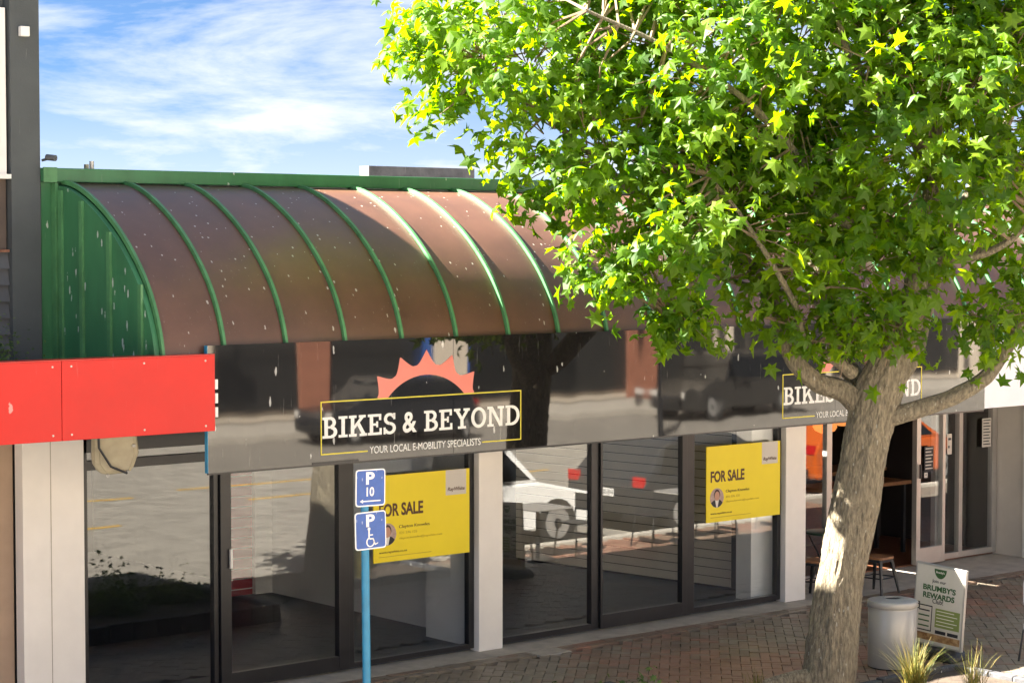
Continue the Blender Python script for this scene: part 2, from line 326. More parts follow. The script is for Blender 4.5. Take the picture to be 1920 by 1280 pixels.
# ------------------------------------------------------------------ the shop building
shop = empty('shop_building', 'single-storey glass-fronted shop under a brown barrel-vaulted canopy with green ribs', 'shop')
XL, XR = -4.86, 14.6
# parapet and flashing
box('parapet_wall', GREEN, shop, -5.06, XR, .02, .16, 3.2, 4.905)
fl = MB(); fl.box(-5.08, XR, -.07, .20, 4.91, 5.035); fl.build('parapet_flashing', GREEN, shop, bevel=.006)
box('flashing_lip', GREENL, shop, -5.085, -4.95, -.085, -.071, 4.905, 5.04)
ROOFM = mat('grey_roofing', (.22, .21, .2), .7, var=.1)
for q in ((-5.06, XR, .17, 2.2), (-5.06, XR, 6.2, 11), (-5.06, -3.6, 2.2, 6.2), (-.6, 1.1, 2.2, 6.2), (4.3, XR, 2.2, 6.2)): box('rear_roof', ROOFM, shop, q[0], q[1], q[2], q[3], 4.55, 4.66)
def added_skylight(x0, x1, tr):  # unseen diffusing sheet, added so daylight brightens the shop interiors
    m = bpy.data.materials.new('added_skylight_sheet'); m.use_nodes = True; t = m.node_tree; t.nodes.clear(); o_ = t.nodes.new('ShaderNodeOutputMaterial'); d_ = t.nodes.new('ShaderNodeBsdfTranslucent'); d_.inputs[0].default_value = (tr, tr * .97, tr * .9, 1); t.links.new(d_.outputs[0], o_.inputs[0])
    MB().add([(x0, 2.2, 3.03), (x1, 2.2, 3.03), (x1, 6.2, 3.03), (x0, 6.2, 3.03)], [(0, 1, 2, 3)]).build('added_skylight', m, shop)
added_skylight(-3.6, -.6, .09); added_skylight(1.1, 4.3, .055)
# barrel canopy
PROF = [(-.0, 4.902), (-.16, 4.892), (-.35, 4.835), (-.52, 4.765), (-.68, 4.685), (-.92, 4.540), (-1.08, 4.422), (-1.20, 4.318), (-1.34, 4.180), (-1.45, 4.055), (-1.56, 3.900), (-1.64, 3.740), (-1.70, 3.590), (-1.735, 3.46), (-1.742, 3.38)]
def interp(n=26):
    d = [0]
    for a, b in zip(PROF[:-1], PROF[1:]): d.append(d[-1] + math.hypot(b[0] - a[0], b[1] - a[1]))
    out = []
    for i in range(n + 1):
        s = d[-1] * i / n; k = max(j for j in range(len(d)) if d[j] <= s + 1e-9); k = min(k, len(PROF) - 2); u = (s - d[k]) / (d[k + 1] - d[k])
        out.append((PROF[k][0] + (PROF[k + 1][0] - PROF[k][0]) * u, PROF[k][1] + (PROF[k + 1][1] - PROF[k][1]) * u))
    for _ in range(2): out = [out[0]] + [((out[i - 1][0] + 2 * out[i][0] + out[i + 1][0]) / 4, (out[i - 1][1] + 2 * out[i][1] + out[i + 1][1]) / 4) for i in range(1, n)] + [out[-1]]
    return out
PR = interp()
def normals():
    out = []
    for i in range(len(PR)):
        a, b = PR[max(0, i - 1)], PR[min(len(PR) - 1, i + 1)]; t = Vector((b[0] - a[0], b[1] - a[1])).normalized(); out.append((t.y, -t.x))
    return [(-abs(a), abs(b)) for a, b in out]
NR = normals()
canopy = box('canopy_frame', BLKMET, shop, XL + .05, XR, -.3, -.02, 4.70, 4.78)
def sweep(x0, x1, o0, o1, sub=1):
    n = len(PR); vs = []; fs = []; cols = sub + 1
    for off in (o1, o0):
        for j in range(cols):
            x = x0 + (x1 - x0) * j / sub
            for (y, z), (ny, nz_) in zip(PR, NR): vs.append((x, y + ny * off, z + nz_ * off))
    tot = cols * n
    for j in range(sub):
        for i in range(n - 1):
            a = j * n + i; fs.append((a, a + n, a + n + 1, a + 1)); b = a + tot; fs.append((b + 1, b + n + 1, b + n, b))
    for i in range(n - 1): fs.append((i + 1, i, i + tot, i + 1 + tot)[::-1]); k = sub * n + i; fs.append((k, k + 1, k + 1 + tot, k + tot)[::-1])
    for i in (0, n - 1):
        for j in range(sub): fs.append((j * n + i, (j + 1) * n + i, (j + 1) * n + i + tot, j * n + i + tot))
    return MB().add(vs, fs)
ribx = [XL] + [-4.242 + .646 * i for i in range(29)]
for i, x in enumerate(ribx):
    nx = ribx[i + 1] if i + 1 < len(ribx) else XR
    o = sweep(x + .022, nx - .022 if i + 1 < len(ribx) else nx, -.012, random.uniform(-.001, .003)).build('roof_panel', BROWN, canopy, smooth=True)
    sweep(x - .014, x + .014, -.01, .032).build('rib', GREENL, canopy, smooth=False)
# green end wall with its standing seams
ew = MB(); pts = [(.02, 3.2)] + [(y, z - .02) for y, z in PR] + [(-1.76, 3.2)]
ew.prism(pts, .05, lambda a, b, t: (XL - .02 - t, a, b)); endw = ew.build('end_wall', GREEN, shop)
for yy_ in (-.10, -.48, -.97, -1.50):
    zt = max(z for y, z in PR if abs(y - yy_) < .09) - .06
    box('seam', GREENL, endw, XL - .095, XL - .071, yy_ - .055, yy_ + .0, 3.2, zt)
box('corner_trim', GREENL, endw, XL - .10, XL - .072, -.06, .019, 3.2, 4.90)
box('soffit', WHITE, shop, -4.4, XR, -1.74, .0, 2.95, 2.99)
# walls
box('side_wall', INTW, shop, -5.05, -4.93, .13, 9, 0, 4.5)
box('back_wall', INTW, shop, -5.05, 5.2, 9, 9.15, 0, 4.5)
for (q, m_) in (((-5.05, .40, .16, 2.2), INTW), ((-5.05, .40, 6.2, 9), INTW), ((-5.05, -3.6, 2.2, 6.2), INTW), ((-.6, .40, 2.2, 6.2), INTW), ((.41, 5.2, .16, 2.2), WHITE), ((.41, 5.2, 6.2, 9), WHITE), ((.41, 1.1, 2.2, 6.2), WHITE), ((4.3, 5.2, 2.2, 6.2), WHITE)): box('ceiling', m_, shop, *q, 2.95, 3.02)
box('bulkhead', BLACKFR, shop, -4.66, 4.78, .03, .12, 2.42, 3.3)
box('shop_floor', DARKFLOOR, shop, -4.92, 5.0, .10, 9, -.02, .02)
pil = box('pilaster', WHITE, shop, -5.30, -4.68, -.03, .12, 0, 3.2, bevel=.006)
for x in (-5.02,): box('joint', CONC, pil, x - .004, x + .004, -.0335, -.031, 0, 2.8)
c1 = box('column', WHITE, shop, 0, .328, -.05, .16, 0, 2.94, bevel=.006)
c2 = box('column', WHITE, shop, 4.80, 5.16, -.05, .16, 0, 2.94, bevel=.006)
box('interior_column', WHITE, shop, .05, .42, .24, .94, .02, 2.95)
box('interior_column', WHITE, shop, 4.49, 4.92, .23, .48, .02, 2.95)
# slatted side wall of the right-hand shop
sw = box('slat_wall', SLATG, shop, 4.90, 5.0, .5, 9, .02, 2.95)
for k in range(26):
    z = .05 + k * .112; MB().add([(4.885, .94, z), (4.63, 3.0, z), (4.45, 4.6, z), (4.885, .94, z + .1), (4.63, 3.0, z + .1), (4.45, 4.6, z + .1), (4.91, .94, z), (4.65, 3.0, z), (4.47, 4.6, z), (4.91, .94, z + .1), (4.65, 3.0, z + .1), (4.47, 4.6, z + .1)],
        [(0, 1, 4, 3), (1, 2, 5, 4), (6, 9, 10, 7), (7, 10, 11, 8), (3, 4, 10, 9), (4, 5, 11, 10), (0, 6, 7, 1), (1, 7, 8, 2)]).build('slat', SLAT, sw)
MB().add([(4.915, .94, .02), (4.66, 3.0, .02), (4.48, 4.6, .02), (4.915, .94, 2.95), (4.66, 3.0, 2.95), (4.48, 4.6, 2.95)], [(0, 1, 4, 3), (1, 2, 5, 4)]).build('slat_backing', SLATG, sw)
rw = box('red_slat_panel', REDSLAT, shop, -.26, .10, 4.5, 4.56, .03, 2.9)
for k in range(22): box('groove', LETTER, rw, -.262, .102, 4.494, 4.499, .10 + k * .127, .113 + k * .127)
box('white_panel', WHITE, shop, .11, .36, 4.45, 4.56, .03, 2.9)
box('partition', WHITE, shop, .38, .46, 1.0, 9, .02, 2.95)
# windows and doors: frame with its pane
def window(name, x0, x1, z0=.03, z1=2.6, fw=.05, y=.03, d=.08, m=BLACKFR, rails=(), parent=shop, wl=None, wr=None, handle=None, bot=None):
    wl = wl or fw; wr = wr or fw; bot = bot or fw
    mb = MB(); mb.box(x0, x0 + wl, y, y + d, z0, z1).box(x1 - wr, x1, y, y + d, z0, z1).box(x0 + wl, x1 - wr, y + .002, y + d - .002, z0, z0 + bot).box(x0 + wl, x1 - wr, y + .002, y + d - .002, z1 - fw, z1)
    for r_ in rails: mb.box(x0 + wl, x1 - wr, y + .004, y + d - .004, r_, r_ + .09)
    f = mb.build(name, m, parent, bevel=.003)
    box('pane', GLASS, f, x0 + wl - .01, x1 - wr + .01, y + d * .5 - .004, y + d * .5 + .004, z0 + bot - .01, z1 - fw + .01)
    if handle: box('handle', LETTER if m is BLACKFR else BLKMET, f, handle - .012, handle + .012, y - .04, y - .012, 1.2, 1.39, bevel=.004)
    return f
window('window', -4.66, -3.20, rails=(2.255,), fw=.045, wr=.05)
window('door', -3.19, -1.66, y=.0, fw=.09, wl=.12, wr=.13, handle=-3.09, bot=.14)
window('window', -1.655, -.005, fw=.05, wl=.07, wr=.07)
window('window', .335, 1.80, fw=.035, wl=.025, wr=.11, bot=.06)
window('door', 1.805, 3.17, y=.0, fw=.07, wl=.03, wr=.08, bot=.15)
window('window', 3.175, 4.795, fw=.04, wl=.14, wr=.06, bot=.06)

# ------------------------------------------------------------------ the cafe next door
cafe = empty('cafe_shopfront', 'recessed cafe front with silver framed glass doors and pale side wall', 'cafe')
CY = .75
window('window', 5.3, 6.55, y=CY, m=SILVER, parent=cafe, fw=.05, wr=.10)
d1 = window('sliding_door', 8.19, 8.80, y=CY - .06, m=SILVER, parent=cafe, fw=.06, wl=.085, wr=.06, bot=.22, handle=8.235)
window('window', 8.70, 9.25, y=CY + .03, m=SILVER, parent=cafe, fw=.04, wl=.20, wr=.035, bot=.08)
window('window', 9.255, 10.05, y=CY + .03, m=SILVER, parent=cafe, fw=.04, wl=.035, wr=.10, bot=.08)
box('door_header', SILVER, cafe, 6.56, 8.18, CY, CY + .1, 2.2, 2.3)
box('bulkhead', INTW, cafe, 5.2, 10.2, CY + .02, CY + .09, 2.62, 3.2)
box('return_wall', OFFWHITE, cafe, 10.07, 10.22, -.02, CY + .12, 0, 2.66)
box('front_wall', OFFWHITE, cafe, 10.24, 14.6, .0, .14, 0, 2.66)
box('conduit', WHITE, cafe, 10.04, 10.065, .30, .33, 0, 2.64)
WOODF = mat('timber_floor', (.20, .085, .045), .4, var=.3, vscale=4, stretch=(1, 6, 1))
box('cafe_floor', WOODF, cafe, 5.2, 10.2, CY + .1, 9, -.02, .015)
DKW = mat('cafe_dark_wall', (.035, .03, .028), .6)
box('back_wall', DKW, cafe, 5.2, 14, 7.0, 7.1, 0, 3.2); box('side_wall', DKW, cafe, 10.3, 10.4, CY + .14, 7, 0, 3.2); box('ceiling', DKW, cafe, 5.2, 14, CY + .1, 7, 3.2, 3.26); box('party_wall', DKW, cafe, 5.02, 5.15, .5, 7, 0, 3.2)
def notice(x0, x1, z0, z1, lines, colr=LGREY):
    t = tag(box('door_notice', colr, None, x0, x1, CY - .075 if x1 < 8.8 else CY + .018, CY - .071 if x1 < 8.8 else CY + .022, z0, z1), None, None)
    for i in range(lines):
        zz = z1 - (i + .8) * (z1 - z0) / (lines + .6); y_ = (CY - .077 if x1 < 8.8 else CY + .016)
        box('print_line', SUIT if colr is LGREY else LGREY, t, x0 + .02, x1 - .02 - .03 * (i % 2), y_, y_ + .001, zz, zz + .35 * (z1 - z0) / (lines + 1))
    return t
tag(notice(8.33, 8.52, 1.28, 1.62, 7, SUIT), 'dark printed menu notice stuck on the cafe sliding door', 'notice')
tag(notice(8.33, 8.40, 1.20, 1.27, 1), 'tiny white sticker below the dark notice on the cafe door', 'sticker')
tag(notice(8.93, 9.03, 1.47, 1.75, 2), 'narrow white notice with red mark on the cafe window', 'notice')
tag(notice(9.70, 9.90, 1.52, 1.92, 9), 'white page of print on the cafe window next to the pale wall', 'notice')
# cafe interior: counter, tall bench, pendants, stools
ct = empty('cafe_counter', 'dark counter with timber top inside the cafe', 'counter', (8, 3.2, 0)); box('base', DKW, ct, -2.2, 2.1, -.3, .3, .02, 1.0); box('counter_top', WOOD, ct, -2.25, 2.15, -.36, .36, 1.0, 1.05)
bt = empty('bar_table', 'tall timber-topped bar table just inside the cafe door', 'table', (8.3, 1.9, 0)); box('table_top', WOOD, bt, -.9, .9, -.3, .3, .98, 1.03)
for sx_ in (-.8, .8):
    for sy_ in (-.24, .24): box('leg', BLKMET, bt, sx_ - .025, sx_ + .025, sy_ - .025, sy_ + .025, .02, .98)
PEND = mat('pendant_amber', (.35, .10, .03), .3, var=.3, vscale=14, emit=(1, .33, .08, .10))
for k, (x, y, z) in enumerate(((7.6, 1.5, 1.98), (8.05, 2.2, 1.80))):
    p = empty('pendant_lamp', ('amber ribbed pendant lamp hanging in the cafe doorway, upper one', 'amber ribbed pendant lamp hanging in the cafe doorway, lower one')[k], 'lamp', (x, y, z))
    MB().lathe([(.03, .16), (.09, .14), (.16, .06), (.17, 0), (.14, -.05), (.05, -.09)], n=20).build('shade', PEND, p, smooth=True); MB().tube([(0, 0, .16), (0, 0, 3.2 - z)], .006, 5).build('cord', BLKMET, p)

# ------------------------------------------------------------------ fascia signs
FY = -1.80
fs = empty('fascia_sign', 'long glossy black shop fascia with white slab lettering and coral chainring', 'sign', (0, FY, 0))
seams = [-4.45, -1.742, .968, 3.68, 6.36]
for a, b in zip(seams[:-1], seams[1:]): box('panel', GLOSSBLK, fs, a + .002, b - .002, 0, .03, 2.372, 3.475)
box('edge_strip', TEAL, fs, -4.456, -4.4505, -.004, .04, 2.372, 3.475)
box('bottom_trim', BLACKFR, fs, -4.44, 6.35, .005, .035, 2.355, 2.371)
MB().box(-3.36, -2.85, -.006, -.001, 2.374, 2.392).build('bottom_clip', BLACKFR, fs)
def brand(x0, x1):
    wdt = x1 - x0; z0, z1 = 2.452, 2.935; k = wdt / 2.365
    mb = MB(); t = .011; e0, e1 = -.0035, -.0008
    mb.box(x0, x1, e0, e1, z1 - t, z1).box(x0, x0 + t, e0, e1, z0, z1 - t).box(x1 - t, x1, e0, e1, z0, z1 - t).box(x0 + t, x0 + .52 * k, e0, e1, z0, z0 + t).box(x1 - .49 * k, x1 - t, e0, e1, z0, z0 + t)
    mb.build('border', YLINE, fs)
    slab_text('lettering', 'BIKES & BEYOND', LETTER, fs, x0 + .02, 2.600, wdt - .035, .192, 0)
    text('tagline', 'YOUR LOCAL E-MOBILITY SPECIALISTS', LETTER, fs, lambda u, v, t: (x0 + .545 * k + u, -t, 2.432 + v), 1.31 * k, .066)
    gx, gz = x0 + 1.205 * k, 2.515; ri, ro, rt = .615, .715, .85; mb = MB(); zc = z1 + .001 - gz; prev = None; A0, A1, n = 150, 30, 160; strip = []
    for i in range(n + 1):
        a = R(A0 + (A1 - A0) * i / n); ph = ((math.degrees(a) - 90) / 21.3 + .5) % 1; q = abs(ph - .5) * 2; r2 = ro + (rt - ro) * max(0, 1 - q * 1.15) ** 1.6
        s = math.sin(a)
        if r2 * s <= zc: prev = None; continue
        r1 = max(ri, zc / s); cur = ((gx + r1 * math.cos(a) * k, gz + r1 * s), (gx + r2 * math.cos(a) * k, gz + r2 * s))
        if prev: strip.append([prev[0], prev[1], cur[1], cur[0]])
        prev = cur
    for q in strip: mb.prism(q, .0016, lambda a, b, t: (a, -.0022 + t, b))
    mb.build('chainring_emblem', CORAL, fs)
brand(-3.268, -.903); brand(2.818, 5.18)
rs = empty('red_fascia_sign', 'plain bright red fascia of the neighbouring shop beside the black one', 'sign', (0, FY - .05, 0))
for a, b in ((-9.2, -5.87), (-5.865, -4.405)): box('panel', RED, rs, a, b, 0, .05, 2.742, 3.395, bevel=.003)
box('top_trim', mat('red_trim', (.55, .02, .012), .35), rs, -9.2, -4.405, .002, .2, 3.396, 3.405)
for x in (-8.6, -7.9, -7.2, -6.6, -5.95, -5.78, -5.1, -4.5):
    for z in (2.79, 3.35): MB().tube([(x, -.004, z), (x, .004, z)], .009, 8).build('screw', SILVER, rs)
for z in (2.86, 2.98, 3.10): box('bracket', LETTER, rs, -4.402, -4.375, .0, .02, z, z + .085)
ws = empty('white_fascia_sign', 'blank white fascia panel with a green strip above, beyond the black fascia', 'sign', (0, FY, 0))
box('panel', WSIGN, ws, 6.364, 13.5, .004, .034, 2.385, 3.19); box('top_strip', GREEN, ws, 6.364, 13.5, .0, .036, 3.195, 3.36); box('strip_edge', LETTER, ws, 6.364, 13.5, -.004, .03, 3.362, 3.385)

# ------------------------------------------------------------------ for sale boards on the glass
def sale_board(x0, label):
    b = empty('for_sale_board', label, 'sign', (x0, -.012 - .02, 1.08)); W, H = 1.262, .895
    box('board', YELLOW, b, 0, W, 0, .012, 0, H)
    fr = lambda ox, oz: (lambda u, v, t: (ox + u, -t, oz + v))
    box('logo_patch', LGREY, b, W - .32, W - .045, -.0015, -.0002, H - .265, H - .001)
    text('logo_lettering', 'RayWhite', DARKTXT, b, lambda u, v, t: (W - .298 + u + v * .2, -.0015 - t, H - .235 + v), .225, .052, bold=.006)
    text('lettering', 'FOR SALE', DARKTXT, b, fr(.07, .468), .57, .135, bold=.032)
    text('name_lettering', 'Clayton Knowles', DARKTXT, b, fr(.325, .328), .40, .042)
    text('contact_lettering', '021 576 125', FAINT, b, fr(.33, .275), .23, .026); text('contact_lettering', 'clayton.knowles@raywhite.com', FAINT, b, fr(.33, .215), .56, .03)
    text('web_lettering', 'www.raywhite.co.nz', DARKTXT, b, fr(.07, .085), .36, .03); box('fine_print', FAINT, b, .07, .75, -.0012, -.0002, .052, .060)
    cx, cz, r = .175, .285, .115
    def disc(m, pts, e, nm): MB().prism(pts, .0008, lambda a, bb, t: (a, -e + t, bb)).build(nm, m, b)
    circ = [(cx + r * math.cos(2 * math.pi * i / 32), cz + r * math.sin(2 * math.pi * i / 32)) for i in range(32)]
    disc(PINKBG, circ, .0012, 'portrait_print')
    disc(SUIT, [(cx + r * .98 * math.cos(R(a)), cz + r * .98 * math.sin(R(a))) for a in range(208, 333, 8)] + [(cx + .06, cz - .03), (cx, cz - .015), (cx - .06, cz - .03)], .0022, 'portrait_jacket')
    disc(LETTER, [(cx - .03, cz - .025), (cx - .012, cz - .11), (cx + .012, cz - .11), (cx + .03, cz - .025)], .0032, 'portrait_shirt')
    disc(HAIRP, [(cx + .05 * math.cos(2 * math.pi * i / 20), cz + .038 + .062 * math.sin(2 * math.pi * i / 20)) for i in range(20)], .0042, 'portrait_hair')
    disc(SKIN, [(cx + .04 * math.cos(2 * math.pi * i / 20), cz + .022 + .055 * math.sin(2 * math.pi * i / 20)) for i in range(20)], .0052, 'portrait_face')
    return b
sale_board(-1.380, 'yellow for sale board on the window behind the blue parking signs')
sale_board(3.450, 'yellow for sale board on the window beside the sweetgum trunk')

# ------------------------------------------------------------------ parking sign post
pp = empty('parking_sign_post', 'teal pole carrying two blue parking signs, one with a wheelchair symbol', 'sign', (-4.995, -4.86, -.0))
MB().tube([(.0, 0, 0), (-.006, 0, 1.2), (-.022, 0, 2.68)], .030, 14).build('pole', TEAL, pp, smooth=True)
def rrect(w, h, r, n=5): return [(sx_ * (w / 2 - r) + r * math.cos(R(a)), sz_ * (h / 2 - r) + r * math.sin(R(a))) for sx_, sz_, a0 in ((1, 1, 0), (-1, 1, 90), (-1, -1, 180), (1, -1, 270)) for a in [a0 + 90 * i / n for i in range(n + 1)]]
def plate(cz, W, H, tilt):
    pl = MB().prism(rrect(W, H, .025), .004, lambda a, b, t: (a, t, b)).build('sign_plate', LETTER, pp); pl.location = (.004, -.042, cz); pl.rotation_euler = (0, tilt, R(-2))
    MB().prism(rrect(W - .018, H - .018, .018), .001, lambda a, b, t: (a, -.0015 + t, b)).build('sign_face', BLUE, pl); return pl
p1 = plate(2.566, .262, .272, R(.8)); F1 = lambda ox, oz: (lambda u, v, t: (ox + u, -.0017 - t, oz + v))
text('lettering', 'P', LETTER, p1, F1(-.042, .025), .075, .092, bold=.03); text('lettering', '10', LETTER, p1, F1(-.036, -.062), .066, .068, bold=.015)
ar = MB(); ar.box(-.075, .088, -.003, -.0016, -.101, -.093); ar.prism([(-.095, -.097), (-.068, -.083), (-.068, -.111)], .0013, lambda a, b, t: (a, -.0031 + t, b)); ar.build('arrow', LETTER, p1)
p2 = plate(2.252, .275, .278, R(-1.0))
text('lettering', 'P', LETTER, p2, F1(-.04, .028), .075, .092, bold=.03)
wc = MB(); e = lambda a, b, t: (a, -.0035 + t, b)
for q in ring(-.005, -.085, .037, .037, .009, 100, 385, 20): wc.prism([(a, b) for a, b in q], .0015, e)
for q in (rc(-.022, -.062, -.011, .0), rc(-.011, -.066, .022, -.057), rc(-.011, -.037, .018, -.029)): wc.prism(q[0], .0015, e)
wc.prism([(.013, -.06), (.023, -.06), (.042, -.108), (.033, -.110)], .0015, e); wc.prism([(.036, -.111), (.06, -.101), (.063, -.093), (.038, -.102)], .0015, e)
wc.prism([(-.016 + .012 * math.cos(R(a)), .012 + .012 * math.sin(R(a))) for a in range(0, 360, 30)], .0015, e); wc.build('wheelchair_symbol', LETTER, p2)

# ------------------------------------------------------------------ neighbouring grey building on the left
gb = empty('grey_building', 'tall dark grey rendered building with white window beside the green end wall', 'building')
box('corner_pier', GREY, gb, -5.37, -5.085, -.02, .4, 2.7, 8.4)
box('side_wall', GREY, gb, -5.42, -5.086, .41, 9.5, 0, 8.4)
box('front_wall', GREY, gb, -9.5, -5.375, .10, .3, 4.28, 8.4)
box('lower_wall', TANWALL, gb, -9.5, -5.31, .14, .3, 0, 2.9)
box('added_shade_block', GREY, gb, -16, -9.0, .35, 5.0, 0, 11.4)  # unseen block added to throw shade on the road the left panes mirror
box('recess_panel', mat('brown_recess', (.10, .075, .06), .8, var=.15), gb, -9.5, -5.385, .060, .099, 4.30, 4.96)
for k in range(9): MB().prism([(.06 - .03, 0), (.095, 0), (.095, .15), (.075, .15)], 4.0, lambda a, b, t, k=k: (-9.38 + t, a - .02, 2.95 + k * .147 + b)).build('weatherboard', GREYB, gb)
box('ledge', mat('rust_ledge', (.22, .10, .06), .9, var=.4, vscale=20), gb, -9.5, -5.385, -.0, .06, 4.275, 4.299)
wf = box('window', WHITE, gb, -7.2, -5.395, .02, .098, 4.97, 6.45); box('pane', CARGLASS, wf, -7.1, -5.475, .005, .018, 5.10, 6.35); box('sill', WHITE, wf, -7.25, -5.385, -.05, .019, 4.93, 4.97); box('mullion', WHITE, wf, -6.35, -6.28, -.0, .004, 5.10, 6.35)
tag(box('alarm_box', LETTER, None, -5.29, -5.20, -.075, -.021, 6.20, 6.29, bevel=.008), 'small cream alarm box high on the dark grey pier', 'alarm box')
sc = empty('security_camera', 'small dark security camera on the grey pier above the green flashing', 'camera', (-5.06, -.04, 5.10))
MB().tube([(-.02, 0, 0), (.05, -.02, .02)], .012, 8).build('arm', BLKMET, sc); MB().tube([(.03, .0, .03), (.07, -.09, .02)], .028, 12).build('housing', GREYB, sc, smooth=True)
vp = empty('vent_stub', 'short grey pipe stub standing on the green parapet flashing', 'pipe', (-4.52, .06, 5.035)); MB().tube([(0, 0, 0), (0, 0, .075)], .022, 10).build('pipe', SILVER, vp, smooth=True); MB().box(-.07, -.04, -.02, .02, 0, .045).build('clip', BEIGE, vp)
tag(box('rooftop_upstand', mat('weathered_concrete', (.14, .13, .135), .9, var=.35, vscale=5, streaks=.4), None, 3.0, 4.86, 6.0, 6.22, 4.66, 5.41), 'weathered concrete upstand rising behind the green parapet', 'rooftop')
# floodlight hanging under the red fascia
lf = empty('floodlight', 'old beige floodlight with black cable hanging under the red fascia', 'lamp', (-5.04, -1.25, 2.50)); lf.rotation_euler = (R(14), 0, R(-16)); lf.scale = (1.35, 1.2, 1.2)
MB().prism([(-.15, .25), (.13, .25), (.16, .02), (.12, -.13), (-.08, -.14), (-.14, -.06)], .12, lambda a, b, t: (a, t, b)).build('housing', BEIGE, lf, bevel=.045)
MB().prism([(-.12, .22), (.10, .22), (.12, .03), (.09, -.09), (-.06, -.10), (-.10, -.04)], .012, lambda a, b, t: (a, -.014 + t, b)).build('lens_cover', mat('lens_yellowed', (.40, .36, .26), .25, var=.2, vscale=6), lf, bevel=.004)
MB().tube([(-.13, -.03, .26), (-.12, -.05, .10), (-.04, -.06, -.04), (.07, -.05, -.10)], .009, 6).build('cable', BLKMET, lf, smooth=True)
for a, b in ((-.10, .20), (.11, .10), (.08, -.10), (-.05, -.12)): MB().tube([(a, -.03, b), (a, -.013, b)], .012, 8).build('bolt', SILVER, lf)

# ------------------------------------------------------------------ street furniture
bn = empty('litter_bin', 'round grey steel litter bin with open-topped lid beside the tree', 'bin', (2.77, -3.39, 0))
MB().lathe([(.245, .012), (.25, .02), (.25, .615), (.246, .62)], n=48).build('body', BINM, bn, smooth=True)
MB().lathe([(.245, .0), (.245, .011)], n=40).build('base_ring', BLKMET, bn)
MB().lathe([(.252, .624), (.257, .63), (.257, .682), (.252, .69), (.247, .692), (.10, .712), (.086, .712), (.084, .66)], n=48).build('lid', BINM, bn, smooth=True)
MB().lathe([(.0835, .60), (.0835, .700)], n=32).build('opening', DARKH, bn); MB().lathe([(.2535, .612), (.2535, .622)], n=48).build('rim_band', SILVER, bn, smooth=True)
hb = MB(); hb.tube([(.24, -.10, .67), (.285, -.12, .66), (.285, -.12, .60), (.245, -.1, .59)], .008, 6); hb.build('latch', BLKMET, bn)
sb = empty('sandwich_board', 'white pavement sign with green print behind the litter bin', 'sign', (3.47, -3.40, 0)); sb.rotation_euler = (0, R(4), R(-85))
MB().prism([(-.30, 0), (.30, 0), (.30, .07), (.22, .12), (-.22, .12), (-.30, .07)], .34, lambda a, b, t: (a, -.17 + t, b)).build('base', mat('black_plastic', (.02, .02, .022), .5), sb, bevel=.03)
box('frame', SILVER, sb, -.31, .31, -.02, .02, .12, .985, bevel=.006); pn = box('poster', mat('poster_white', (.60, .58, .53), .4, var=.06, vscale=5), sb, -.288, .288, -.0235, -.0205, .14, .965)
F2 = lambda ox, oz: (lambda u, v, t: (ox + u, -.0237 - t, oz + v)); GRN = mat('print_green', (.03, .10, .03), .5); LIME = mat('print_lime', (.22, .28, .08), .5); BREAD = mat('print_bread', (.34, .15, .05), .5, var=.5, vscale=22, col2=(.55, .36, .18))
MB().prism([(.075 * math.cos(R(a)), .945 + .10 * math.sin(R(a))) for a in range(180, 361, 12)], .001, lambda a, b, t: (a, -.0248 + t, b)).build('logo_print', GRN, pn)
text('logo_lettering', "Brumby's", LETTER, pn, lambda u, v, t: (-.05 + u, -.0249 - t, .895 + v), .10, .03)
text('lettering', 'Join our', SUIT, pn, F2(-.095, .785), .17, .045); text('lettering', "BRUMBY'S", GRN, pn, F2(-.20, .705), .40, .062, bold=.03); text('lettering', 'REWARDS', GRN, pn, F2(-.195, .622), .385, .062, bold=.03); text('lettering', 'Club!', SUIT, pn, F2(-.075, .575), .13, .05)
box('print_block', LIME, pn, -.03, .27, -.0246, -.0237, .33, .53)
for k in range(5): box('print_line', LETTER, pn, -.015, .20 + .04 * (k % 2), -.0252, -.0247, .50 - k * .036, .508 - k * .036)
box('phone_print', SUIT, pn, -.262, -.07, -.0246, -.0237, .27, .545, bevel=0); box('phone_screen', LGREY, pn, -.252, -.08, -.0252, -.0247, .283, .532)
for k in range(4): box('print_line', GRN if k else SUIT, pn, -.235, -.10, -.0258, -.0253, .48 - k * .055, .495 - k * .055)
for x in (-.02, .13): box('store_badge', SUIT, pn, x, x + .13, -.0246, -.0237, .262, .298)
box('bread_print', BREAD, pn, -.286, .286, -.0243, -.0237, .175, .250)

def stool(loc, rz, label):
    s = empty('stool', label, 'stool', loc); s.rotation_euler.z = rz
    MB().prism(rrect(.31, .31, .05), .03, lambda a, b, t: (a, b, .43 + t)).build('seat', WOOD, s, bevel=.006); MB().prism(rrect(.29, .29, .04), .03, lambda a, b, t: (a, b, .398 + t)).build('seat_frame', BLKMET, s)
    for u in (-1, 1):
        for v in (-1, 1): MB().tube([(u * .12, v * .12, .41), (u * .19, v * .19, 0)], [.028, .017], 6).build('leg', BLKMET, s)
    q = MB()
    for a in range(4):
        c_, s_ = [(1, 1), (-1, 1), (-1, -1), (1, -1)][a], [(-1, 1), (-1, -1), (1, -1), (1, 1)][a]; q.tube([(c_[0] * .155, c_[1] * .155, .2), (s_[0] * .155, s_[1] * .155, .2)], .009, 5)
    q.build('stretcher', BLKMET, s); return s
stool((5.42, -.02, 0), .3, 'timber-seat metal stool beside the white column'); stool((6.22, -.30, 0), .1, 'timber-seat metal stool on the far side of the tree trunk')
tb = empty('cafe_table', 'round dark green folding cafe table against the cafe window', 'table', (5.98, .30, 0))
MB().lathe([(.29, .70), (.30, .705), (.30, .722), (.29, .727)], n=32).build('table_top', TABGREEN, tb, smooth=True)
